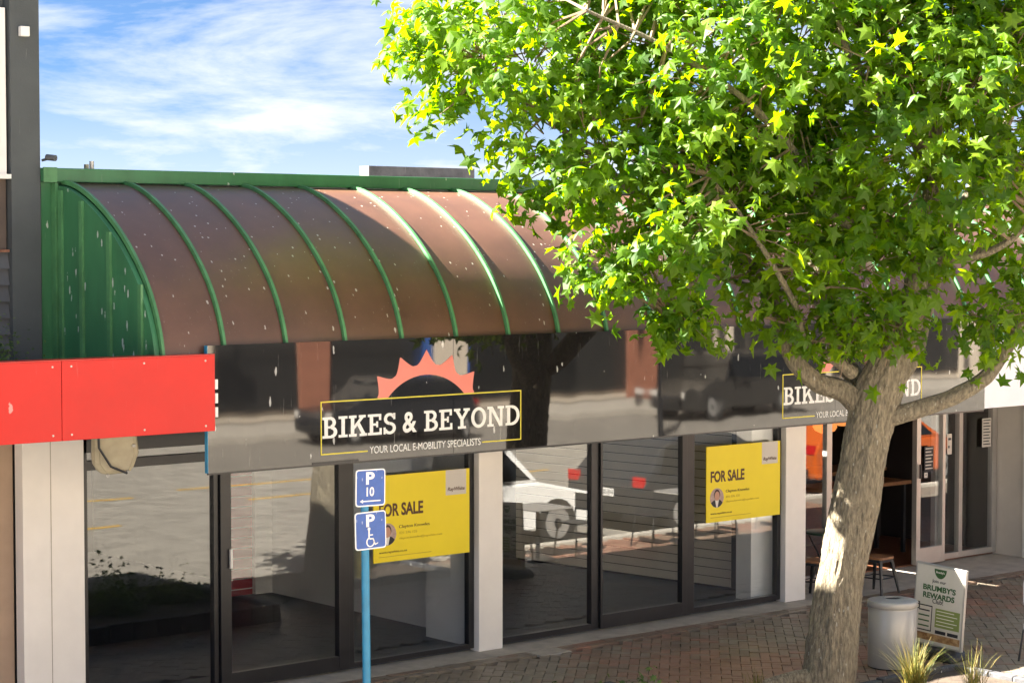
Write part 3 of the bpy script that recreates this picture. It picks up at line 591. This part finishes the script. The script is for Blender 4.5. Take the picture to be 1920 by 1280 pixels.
for u in (-1, 1): MB().tube([(u * .22, -.14, .70), (0, -.14, .38), (-u * .2, -.14, 0)], .012, 6).build('leg', BLKMET, tb); MB().tube([(u * .22, .14, .70), (0, .14, .38), (-u * .2, .14, 0)], .012, 6).build('leg', BLKMET, tb)
# pavement tables and chairs along the kerb (seen mirrored in the shop glass)
def chair(loc, rz, label):
    s = empty('chair', label, 'chair', loc, 'black chairs along the kerb'); s.rotation_euler.z = rz
    box('seat', BLKMET, s, -.2, .2, -.2, .2, .44, .462, bevel=.01); box('backrest', BLKMET, s, -.2, .2, .19, .21, .60, .84, bevel=.008)
    for u in (-1, 1):
        MB().tube([(u * .18, -.18, .44), (u * .21, -.23, 0)], .012, 6).build('leg', BLKMET, s); MB().tube([(u * .19, .20, .84), (u * .185, .18, .44), (u * .21, .25, 0)], .012, 6).build('leg', BLKMET, s)
    return s
def ptable(x, y, label):
    t = empty('pavement_table', label, 'table', (x, y, 0)); box('table_top', mat('table_top_grey', (.30, .28, .26), .4), t, -.35, .35, -.35, .35, .715, .74, bevel=.008); MB().tube([(0, 0, .02), (0, 0, .715)], .03, 10).build('pedestal', BLKMET, t); MB().lathe([(.25, 0), (.24, .02), (.04, .03)], n=24).build('base', BLKMET, t)
ptable(4.75, -4.35, 'square grey table by the kerb beside the white car'); ptable(7.6, -4.4, 'square grey table by the kerb beside the dark hatchback')
for x, y, a in ((4.22, -4.3, R(85)), (5.5, -4.4, R(-95)), (6.9, -4.35, R(88)), (8.3, -4.4, R(-88)), (9.6, -4.4, R(80))):
    chair((x, y, 0), a, {4.22: 'black metal chair near the tree planter, by the white car', 5.5: 'black metal chair facing the tree planter across the first kerb table', 6.9: 'black metal chair between the two kerb tables, facing the far one', 8.3: 'black metal chair beyond the second kerb table', 9.6: 'lone black metal chair by the kerb without a table'}[x])

# ------------------------------------------------------------------ cars (mirrored in the glass and the fascia)
def car(x, y, rz, colr, label, suv=False, length=4.2, plate_txt=None):
    c = empty('parked_car', label, 'car', (x, y, -.13)); c.rotation_euler.z = rz; Lh = length / 2; ht = 1.68 if suv else 1.46; belt = .98 if suv else .88; W = .88
    paint = mat('car_paint_%d' % (int(colr[0] * 999) + int(colr[2] * 99)), colr, .18, ior=1.7, var=.03)
    low = [(-Lh, .35), (-Lh + .05, .28), (Lh - .05, .26), (Lh, .40), (Lh - .02, .62), (Lh - .12, .76), (Lh - .95, belt - .04), (Lh - 1.15, belt), (-Lh + .10, belt + .02), (-Lh + .0, .75)]
    def sec(pts, w0, w1, zb, zt):
        n = len(pts); f = lambda z: w0 + (w1 - w0) * max(0, min(1, (z - zb) / (zt - zb))); vs = [(a, f(b), b) for a, b in pts] + [(a, -f(b), b) for a, b in pts]
        return MB().add(vs, [tuple(range(n)), tuple(range(2 * n - 1, n - 1, -1))] + [(i, n + i, n + (i + 1) % n, (i + 1) % n) for i in range(n)])
    sec(low, W, W - .03, .3, belt).build('body', paint, c, bevel=.05)
    if suv: cab = [(-Lh + .08, belt), (-Lh + .25, ht - .06), (-Lh + .5, ht), (Lh - 1.95, ht), (Lh - 1.75, ht - .04), (Lh - 1.15, belt)]
    else: cab = [(-Lh + .12, belt), (-Lh + .55, ht - .1), (-Lh + 1.0, ht), (Lh - 2.1, ht), (Lh - 1.9, ht - .04), (Lh - 1.05, belt)]
    cab = cab[::-1]; sec(cab, W - .05, W - .22, belt, ht).build('cabin', paint, c, bevel=.04)
    for s_ in (-1, 1):
        wpts = [(Lh - 1.32, belt + .05), (Lh - 1.85, ht - .12), (-Lh + .62, ht - .12), (-Lh + .38, belt + .05)]
        f = lambda z: W - .05 - .17 * (z - belt) / (ht - belt) + .006
        MB().add([(a, s_ * f(b), b) for a, b in wpts] + [(a, s_ * (f(b) - .02), b) for a, b in wpts], [(0, 1, 2, 3), (4, 5, 6, 7), (0, 1, 5, 4), (1, 2, 6, 5), (2, 3, 7, 6), (3, 0, 4, 7)]).build('side_window', CARGLASS, c)
    def screen(a0, z0_, a1, z1_, nm):
        w0, w1 = W - .12, W - .28; d = .012 if a0 > 0 else -.012
        MB().add([(a0 + d, -w0, z0_), (a0 + d, w0, z0_), (a1 + d, w1, z1_), (a1 + d, -w1, z1_), (a0 - d, -w0, z0_), (a0 - d, w0, z0_), (a1 - d, w1, z1_), (a1 - d, -w1, z1_)], [(0, 1, 2, 3), (7, 6, 5, 4), (0, 4, 5, 1), (1, 5, 6, 2), (2, 6, 7, 3), (3, 7, 4, 0)]).build(nm, CARGLASS, c)
    screen(Lh - 1.22, belt + .05, Lh - 1.80, ht - .10, 'windscreen'); screen(-Lh + (.12 if suv else .24), belt + .08, -Lh + (.24 if suv else .54), ht - .14, 'rear_window')
    rw_ = .36 if suv else .31
    for ax in (Lh - .85, -Lh + .78):
        for s_ in (-1, 1):
            wv = MB(); wv.tube([(ax, s_ * (W - .20), rw_), (ax, s_ * (W + .015), rw_)], rw_, 24); wh = wv.build('wheel', RUBBER, c, smooth=True)
            MB().tube([(ax, s_ * (W - .0), rw_), (ax, s_ * (W + .022), rw_)], rw_ * .64, 20).build('rim', SILVER, wh)
            MB().tube([(ax, s_ * (W + .02), rw_), (ax, s_ * (W + .03), rw_)], rw_ * .2, 12).build('hub', BLKMET, wh)
    for s_ in (-1, 1):
        box('headlight', LGREY, c, Lh - .10, Lh + .005, min(s_ * .5, s_ * .82), max(s_ * .5, s_ * .82), .60, .74); box('tail_light', mat('tail_red', (.45, .01, .01), .2), c, -Lh - .012, -Lh + .05, min(s_ * .60, s_ * .83), max(s_ * .60, s_ * .83), .74, .90)
    box('bumper', RUBBER, c, Lh - .06, Lh + .03, -.7, .7, .30, .46); box('bumper', RUBBER, c, -Lh - .03, -Lh + .06, -.7, .7, .30, .46)
    pl = box('number_plate', LETTER, c, -Lh - .022, -Lh - .013, -.18, .18, .56, .68)
    if plate_txt: text('lettering', plate_txt, SUIT, pl, lambda u, v, t: (-Lh - .0222 - t, .16 - u, .575 + v), .32, .085)
    return c
car(5.4, -6.65, 0, (.85, .84, .81), 'white off-road car parked at the kerb by the pavement tables', True, 3.6)
car(10.2, -6.65, 0, (.03, .032, .036), 'dark hatchback parked at the kerb ahead of the white car', False, 4.2, 'HJU242')
car(16.2, -6.9, 0, (.45, .085, .012), 'orange car parked at the kerb outside the cafe', False, 4.5)
car(14.5, -24.6, R(180), (.02, .022, .026), 'black car parked across the street near the brick pier', False, 4.4)
car(25.5, -24.6, R(180), (.035, .033, .03), 'charcoal car parked across the street beyond the lamp post', True, 4.5)

# ------------------------------------------------------------------ buildings across the street
ofp = struct(MB().box(-40, 70, -29, -26.2, -.3, .0).build('far_footpath', CONC))
ob = empty('opposite_building', 'sunlit cream shop row across the street with dark openings', 'building', (0, -29, 0))
CREAM = mat('sunlit_cream_render', (.66, .57, .46), .8, var=.06); BRK = mat('brick_pier', (.32, .13, .08), .85, var=.2)
box('wall', CREAM, ob, -30, 60, -6, -.3, 0, 7.5); box('cornice', mat('cornice_grey', (.30, .29, .28), .7), ob, -30, 60, -.3, .1, 3.0, 3.2)
k = 0; x = -28
while x < 58:
    k += 1; wd = (2.6, 3.4, 1.9, 3.0)[k % 4]
    f = box('shop_window', BLACKFR, ob, x, x + wd, -.299, -.22, .25, 2.6); box('pane', CARGLASS, f, x + .06, x + wd - .06, -.219, -.21, .32, 2.54)
    box('pier', CREAM if k % 3 else BRK, ob, x + wd + .1, x + wd + .75, -.299, -.05, 0, 2.98); x += wd + .95
for x in (18.9, 20.0): box('door', mat('blue_door', (.03, .10, .35), .4), ob, x, x + .6, -.20, -.15, .02, 2.45)
for x in range(-27, 58, 5): f = box('upper_window', WHITE, ob, x, x + 1.8, -.299, -.25, 4.3, 6.2); box('pane', CARGLASS, f, x + .1, x + 1.7, -.249, -.24, 4.4, 6.1)
lp = empty('lamp_post', 'dark street lamp post across the street', 'lamp post', (19.2, -20.6, -.13)); MB().tube([(0, 0, 0), (0, 0, 1.0), (0, 0, 1.02), (0, 0, 8)], [.16, .16, .09, .06], 12).build('pole', BLKMET, lp, smooth=True); MB().tube([(0, 0, 7.9), (0, 1.5, 8.2)], .05, 8).build('arm', BLKMET, lp); box('lantern', SILVER, lp, -.12, .12, 1.3, 2.0, 8.12, 8.24)

# ------------------------------------------------------------------ foliage
LV = [(0, -.34), (.12, -.10), (.42, -.20), (.26, .06), (.50, .30), (.20, .29), (0, .62), (-.20, .29), (-.50, .30), (-.26, .06), (-.42, -.20), (-.12, -.10)]
def leaf_pts(fold, curl, skew, thin):                    # star leaf, folded along the midrib, lobe tips curling
    vs = [(0, .08, .03)] ; n = len(LV)
    for a, b in LV:
        a2 = a * thin + skew * b * .4; r = (a * a + (b - .08) ** 2) ** .5
        vs.append((a2 * (1 - .25 * fold), b + random.uniform(-.04, .04), abs(a) * fold - curl * r * r * 1.6 - .05 * r + random.uniform(-.03, .03)))
    return vs
LVAR = [leaf_pts(random.uniform(-.25, .55), random.uniform(0, .75), random.uniform(-.35, .35), random.uniform(.8, 1.1)) for _ in range(9)]
LPF = [(0, i + 1, (i + 1) % len(LV) + 1) for i in range(len(LV))]
def add_leaf(V, Fc, T, p, q, s, tint):
    b = len(V); lp_ = random.choice(LVAR)
    for v in lp_: V.append(p + q @ (Vector(v) * s))
    Fc.extend([tuple(b + i for i in f) for f in LPF]); T.extend([tint] * len(lp_))
def leaf_mesh(name, V, Fc, T, m, parent):
    me = bpy.data.meshes.new(name); me.from_pydata([tuple(v) for v in V], [], Fc); at_ = me.attributes.new('tint', 'FLOAT', 'POINT'); at_.data.foreach_set('value', T); me.materials.append(m); me.update()
    o = bpy.data.objects.new(name, me); COL.objects.link(o); o.parent = parent; return o
def leaf_quat(out):
    # blade hangs: its face looks up and outward, its tip points down and outward
    up = (Vector((0, 0, 1)) * random.uniform(.15, 1.1) + out * random.uniform(.2, 1.0) + Vector((random.gauss(0, .45), random.gauss(0, .45), random.gauss(0, .35)))).normalized()
    tip = (Vector((0, 0, -1)) * random.uniform(.2, 1) + out * .5 + Vector((random.gauss(0, .5), random.gauss(0, .5), 0)))
    tip = (tip - up * tip.dot(up)).normalized(); x = tip.cross(up).normalized()
    return Matrix((x, tip, up)).transposed().to_quaternion()
def curve_pts(pts, n=10):
    P = [Vector(p) for p in pts]; P = [P[0] * 2 - P[1]] + P + [P[-1] * 2 - P[-2]]; out = []
    for i in range(1, len(P) - 2):
        for j in range(n):
            t = j / n; a, b, c, d = P[i - 1:i + 3]; out.append(.5 * ((2 * b) + (c - a) * t + (2 * a - 5 * b + 4 * c - d) * t * t + (3 * b - a - 3 * c + d) * t ** 3))
    out.append(P[-2]); return out
TD = 20.0
tree = empty('sweetgum_tree', 'leaning sweetgum tree with lichened trunk and bright green star-leaved crown', 'tree', at(1545, 1317, TD))
TB = tree.location.copy()
def tp(px, py, dd=0): return at(px, py, TD + dd) - TB
def limb(name, pts, r0, r1, n=12, wob=.18, parent=tree, m=BARK):
    c = curve_pts(pts); k = len(c); r0 *= .93; r1 *= .93; return MB().tube(c, [r0 + (r1 - r0) * (i / (k - 1)) ** .8 for i in range(k)], 28 if r0 > .09 else n, wob=wob, ridge=.010 if r0 > .09 else 0).build(name, m, parent, smooth=True)
tk = curve_pts([tp(1530, 1375), tp(1549, 1285), tp(1572, 1120), tp(1592, 1000), tp(1620, 850), tp(1638, 770), tp(1654, 715), tp(1680, 660), tp(1706, 600)], 22); kk = len(tk)
TR = [(0, .36), (.10, .275), (.25, .245), (.5, .23), (.62, .24), (.72, .25), (.80, .225), (.9, .175), (1, .15)]
def trad(t):
    for (a, b), (c, d) in zip(TR[:-1], TR[1:]):
        if t <= c: return b + (d - b) * (t - a) / (c - a)
MB().tube(tk, [trad(i / (kk - 1)) * .90 for i in range(kk)], 84, wob=.14, ridge=.016).build('trunk', BARK, tree, smooth=True)
limbs = [
 ([(1640, 790, 0), (1585, 735, 0), (1530, 715, -.05), (1485, 668, -.1), (1465, 600, 0), (1430, 520, .1), (1330, 450, .1), (1200, 370, 0), (1050, 240, -.2), (900, 130, -.3)], .135, .02),
 ([(1650, 740, .1), (1590, 690, .4), (1540, 560, .7), (1510, 380, .9), (1440, 200, 1), (1360, 20, 1), (1300, -200, 1)], .12, .025),
 ([(1645, 770, 0), (1672, 680, 0), (1705, 600, 0), (1722, 500, 0), (1738, 420, 0), (1752, 300, .1), (1745, 120, .2), (1730, -80, .2), (1720, -300, .2)], .165, .04),
 ([(1660, 730, .2), (1712, 660, .5), (1740, 560, .8), (1800, 400, 1.2), (1900, 200, 1.6), (1960, -50, 1.8)], .13, .03),
 ([(1650, 785, -.02), (1715, 768, -.05), (1790, 742, -.1), (1850, 705, -.1), (1885, 655, -.1), (1925, 590, -.1), (1990, 450, 0), (2060, 250, 0)], .105, .045),
 ([(1735, 440, 0), (1660, 440, -.3), (1560, 400, -.5), (1500, 300, -.7), (1400, 190, -.9), (1250, 90, -1), (1100, 20, -1.1)], .085, .015),
 ([(1735, 470, 0), (1800, 485, -.3), (1880, 460, -.5), (1950, 400, -.7)], .075, .02),
 ([(1748, 300, .1), (1680, 220, -.4), (1600, 120, -.8), (1560, 0, -1), (1500, -150, -1)], .07, .015),
 ([(1600, 700, -.1), (1560, 670, -.25), (1510, 640, -.35), (1485, 560, -.5), (1400, 420, -.9), (1330, 330, -1.1)], .07, .012),
 ([(1750, 200, .1), (1830, 150, -.4), (1900, 60, -.6), (1960, -60, -.7)], .06, .015),
 ([(1500, 330, .8), (1380, 300, .9), (1240, 250, .8), (1120, 200, .7)], .06, .012),
 ([(1540, 560, .6), (1420, 540, .3), (1330, 520, -.2), (1260, 560, -.5), (1240, 610, -.6)], .045, .008)]
LC = []
for pts, r0, r1 in limbs:
    P = [tp(*q) for q in pts]; limb('limb', P, r0, r1); LC += curve_pts(P, 5)[6:]
# crown lobes: (photo pixel centre and radii, depth offset, depth radius)
lobes = [(1500, 110, 440, 330, -.2, 1.5), (990, 95, 265, 165, -.3, 1.1), (1165, 290, 240, 145, -.4, 1.1), (1340, 425, 195, 140, -.8, 1.1), (1570, 505, 240, 116, -.2, 1.0), (1800, 230, 330, 300, -.2, 1.5), (1285, 603, 42, 30, -.6, .25), (1865, 600, 45, 75, -.2, .35), (1600, -190, 420, 230, 0, 1.4), (1150, -60, 200, 120, 0, .9), (1675, 605, 100, 40, -.35, .45), (1490, 602, 85, 42, -.3, .4), (1590, 628, 75, 30, -.45, .3), (1150, 500, 55, 40, -1.0, .4), (1985, 440, 120, 150, 0, 1.0)]
MPX = TD / FPX; V, Fc, T = [], [], []; singles = []; TWV = MB(); ncl = 0
wts = [a[2] * a[3] * a[5] for a in lobes]; tips = []
def too_thin(pxy): return 1690 < pxy[0] < 1860 and 470 < pxy[1] < 600
for li, (cx, cy, rx, ry, dd, rd) in enumerate(lobes):
    nc = int(24 + wts[li] * (.0028 if li in (3, 4) else .0020)) if rx > 130 else int(14 + rx * ry / 420)
    for _ in range(nc):
        while True:
            u = Vector((random.gauss(0, 1), random.gauss(0, 1), random.gauss(0, 1))).normalized(); r_ = random.random() ** .30
            if cy < 0 and random.random() < .3: r_ *= .8
            q = u * r_
            if u.z > .55 and random.random() < .45: continue       # fewer at the back
            break
        px_, py_ = cx + q.x * rx, cy - q.y * ry
        if too_thin((px_, py_)) and random.random() < .8: continue
        if noise.noise(Vector((px_ * .006, py_ * .006, q.z * 1.3 + li))) < -.22: continue
        p = tp(px_, py_, dd + q.z * rd); out = (RT * q.x + UP * q.y + FW * q.z).normalized()
        tips.append((p, out, rx))
for p, out, rx in tips:
    nl = random.randint(9, 16); base = min(LC, key=lambda c_: (c_ - p).length_squared) if random.random() < .30 else None
    st = p - out * .25 + Vector((0, 0, -.05))
    if base is not None and (base - p).length < 2.2:
        mid = (base + st) / 2 + Vector((random.gauss(0, .1), random.gauss(0, .1), .06)); TWV.tube([base, mid, st, p], [.016, .011, .008, .004], 5, cap=False)
    else: TWV.tube([p - out * .5, p - out * .2 + Vector((0, 0, .03)), p + out * .05], [.007, .005, .003], 4, cap=False)
    tint0 = random.gauss(.45, .22)
    for _ in range(nl):
        o_ = Vector((random.gauss(0, .16), random.gauss(0, .16), random.gauss(0, .13))); s = (random.uniform(.15, .235) if random.random() < .7 else random.uniform(.08, .15)) * (1.05 if rx > 130 else .95)
        singles.append((p + o_ + out * .04, leaf_quat((out + o_ * 2).normalized()), s, max(0, min(1, tint0 + random.gauss(0, .16)))))
singles.sort(key=lambda a: ((a[0] + TB) - CAM).dot(FW))
crown = None; picked = []; restl = []
for a in singles:
    px, py, z = frame_px(*(a[0] + TB)); (picked if len(picked) < 300 and 720 < px < 1910 and 5 < py < 720 else restl).append(a)
for p, q, s, t in restl: add_leaf(V, Fc, T, p, q, s, t)
crown = leaf_mesh('crown', V, Fc, T, LEAF, tree); crown['kind'] = 'stuff'
TWV.build('twigs', TWIG, tree)['kind'] = 'stuff'
lms = []
for k in range(6):
    me = bpy.data.meshes.new('leaf'); me.from_pydata(LVAR[k], [], LPF); a_ = me.attributes.new('tint', 'FLOAT', 'POINT'); a_.data.foreach_set('value', [k / 5] * len(LVAR[k])); me.materials.append(LEAF); lms.append(me)
for p, q, s, t in picked:
    o = bpy.data.objects.new('leaf', lms[min(5, int(t * 5.99))]); COL.objects.link(o); o.parent = crown; o.rotation_mode = 'QUATERNION'; o.location = p; o.rotation_quaternion = q; o.scale = (s, s, s)
# planted bed round the tree and along the kerb
def bed(name, x0, x1, y0, y1, label, h=.16):
    b = empty(name, label, 'planter', (0, 0, 0)); box('soil', SOIL, b, x0 + .1, x1 - .1, y0 + .1, y1 - .1, 0, h - .05)
    L_ = .3
    def edge(ax0, ax1, f):
        a = ax0
        while a < ax1 - .05: f(a, min(a + L_, ax1)); a += L_
    edge(x0, x1, lambda a, c_: (box('edging_stone', STONE, b, a + .004, c_ - .004, y0, y0 + .1, 0, h + random.uniform(-.01, .01), bevel=.012), box('edging_stone', STONE, b, a + .004, c_ - .004, y1 - .1, y1, 0, h + random.uniform(-.01, .01), bevel=.012)))
    edge(y0 + .1, y1 - .1, lambda a, c_: (box('edging_stone', STONE, b, x0, x0 + .1, a + .004, c_ - .004, 0, h, bevel=.012), box('edging_stone', STONE, b, x1 - .1, x1, a + .004, c_ - .004, 0, h, bevel=.012)))
    return b
bed('tree_planter', .3, 3.0, -5.2, -3.98, 'low stone-edged planter bed round the sweetgum trunk', .10)
bed('kerb_planter', -4.6, -.6, -4.9, -2.75, 'low stone-edged planter bed of shrubs facing the shop door', .2)
root = MB().tube([tp(1535, 1275, -.05), tp(1490, 1272, -.1), tp(1440, 1282, -.15), tp(1380, 1330, -.25)], [.13, .085, .06, .02], 10, wob=.3).build('root', BARK, tree, smooth=True)
def tuft(loc, n, h, label, m=GRASS, name='grass_tuft'):
    g = empty(name, label, 'grass', loc); V, Fc, T = [], [], []
    for _ in range(n):
        a = random.uniform(0, 2 * math.pi); l = h * random.uniform(.55, 1.1); sp = random.uniform(.15, .75); d = Vector((math.cos(a), math.sin(a), 0)); sd = Vector((-d.y, d.x, 0)); b = Vector((random.gauss(0, .04), random.gauss(0, .04), 0)); tn = random.random(); w_ = .0042
        for j in range(5):
            s = j / 4; c_ = b + d * (sp * l * s ** 1.5) + Vector((0, 0, l * (s - .45 * sp * s * s))); ww = w_ * (1 - s * .9); V += [c_ - sd * ww, c_ + sd * ww]; T += [tn, tn]
        k = len(V) - 10; Fc.extend([(k + 2 * j, k + 2 * j + 1, k + 2 * j + 3, k + 2 * j + 2) for j in range(4)])
    leaf_mesh('blades', V, Fc, T, m, g)
tuft(at(1715, 1302, 20.3), 300, .60, 'sunlit yellow-green grass tuft in front of the litter bin'); tuft(at(1825, 1306, 20.2), 120, .55, 'thin straw-coloured grass tuft right of the bin'); tuft(at(1420, 1300, 20.3), 60, .30, 'small dry grass tuft beside the tree root')
for i, (x, y, h) in enumerate(((-3.9, -3.5, .30), (-3.1, -3.9, .34), (-2.2, -3.6, .26), (-1.3, -3.9, .3), (-3.4, -4.4, .4), (-1.8, -4.4, .38))):
    s = empty('shrub', ('low leafy shrub at the corner of the kerb planter behind the parking post', 'leafy shrub second along the kerb planter from the parking post', 'shortest shrub at the middle of the kerb planter', 'low shrub at the end of the kerb planter near the tree', 'tallest shrub on the road side of the kerb planter', 'tall shrub on the road side of the kerb planter near the tree')[i], 'shrub', (x, y, .14), 'shrubs in the kerb planter'); V, Fc, T = [], [], []
    for _ in range(480):
        u = Vector((random.gauss(0, .17), random.gauss(0, .17), abs(random.gauss(0, .45)) * h)); add_leaf(V, Fc, T, u, leaf_quat((u + Vector((0, 0, .1))).normalized()), random.uniform(.05, .09), random.random())
    leaf_mesh('foliage', V, Fc, T, LEAFD, s)
ivy = empty('canopy_shrub', 'small leafy weed growing above the red fascia by the weatherboards', 'shrub', (-5.62, -.35, 3.30)); V, Fc, T = [], [], []
for _ in range(420):
    u = Vector((random.gauss(-.15, .16), random.gauss(0, .1), abs(random.gauss(0, .16)))); add_leaf(V, Fc, T, u, leaf_quat(u.normalized()), random.uniform(.025, .05), random.random())
leaf_mesh('foliage', V, Fc, T, LEAFD, ivy); MB().tube([(-.1, 0, -.1), (-.1, .02, .25)], .008, 5).build('stem', TWIG, ivy)
box('canopy_roof', mat('canopy_tray', (.10, .10, .11), .7), gb, -9.5, -5.1, -1.78, .0, 3.20, 3.26)
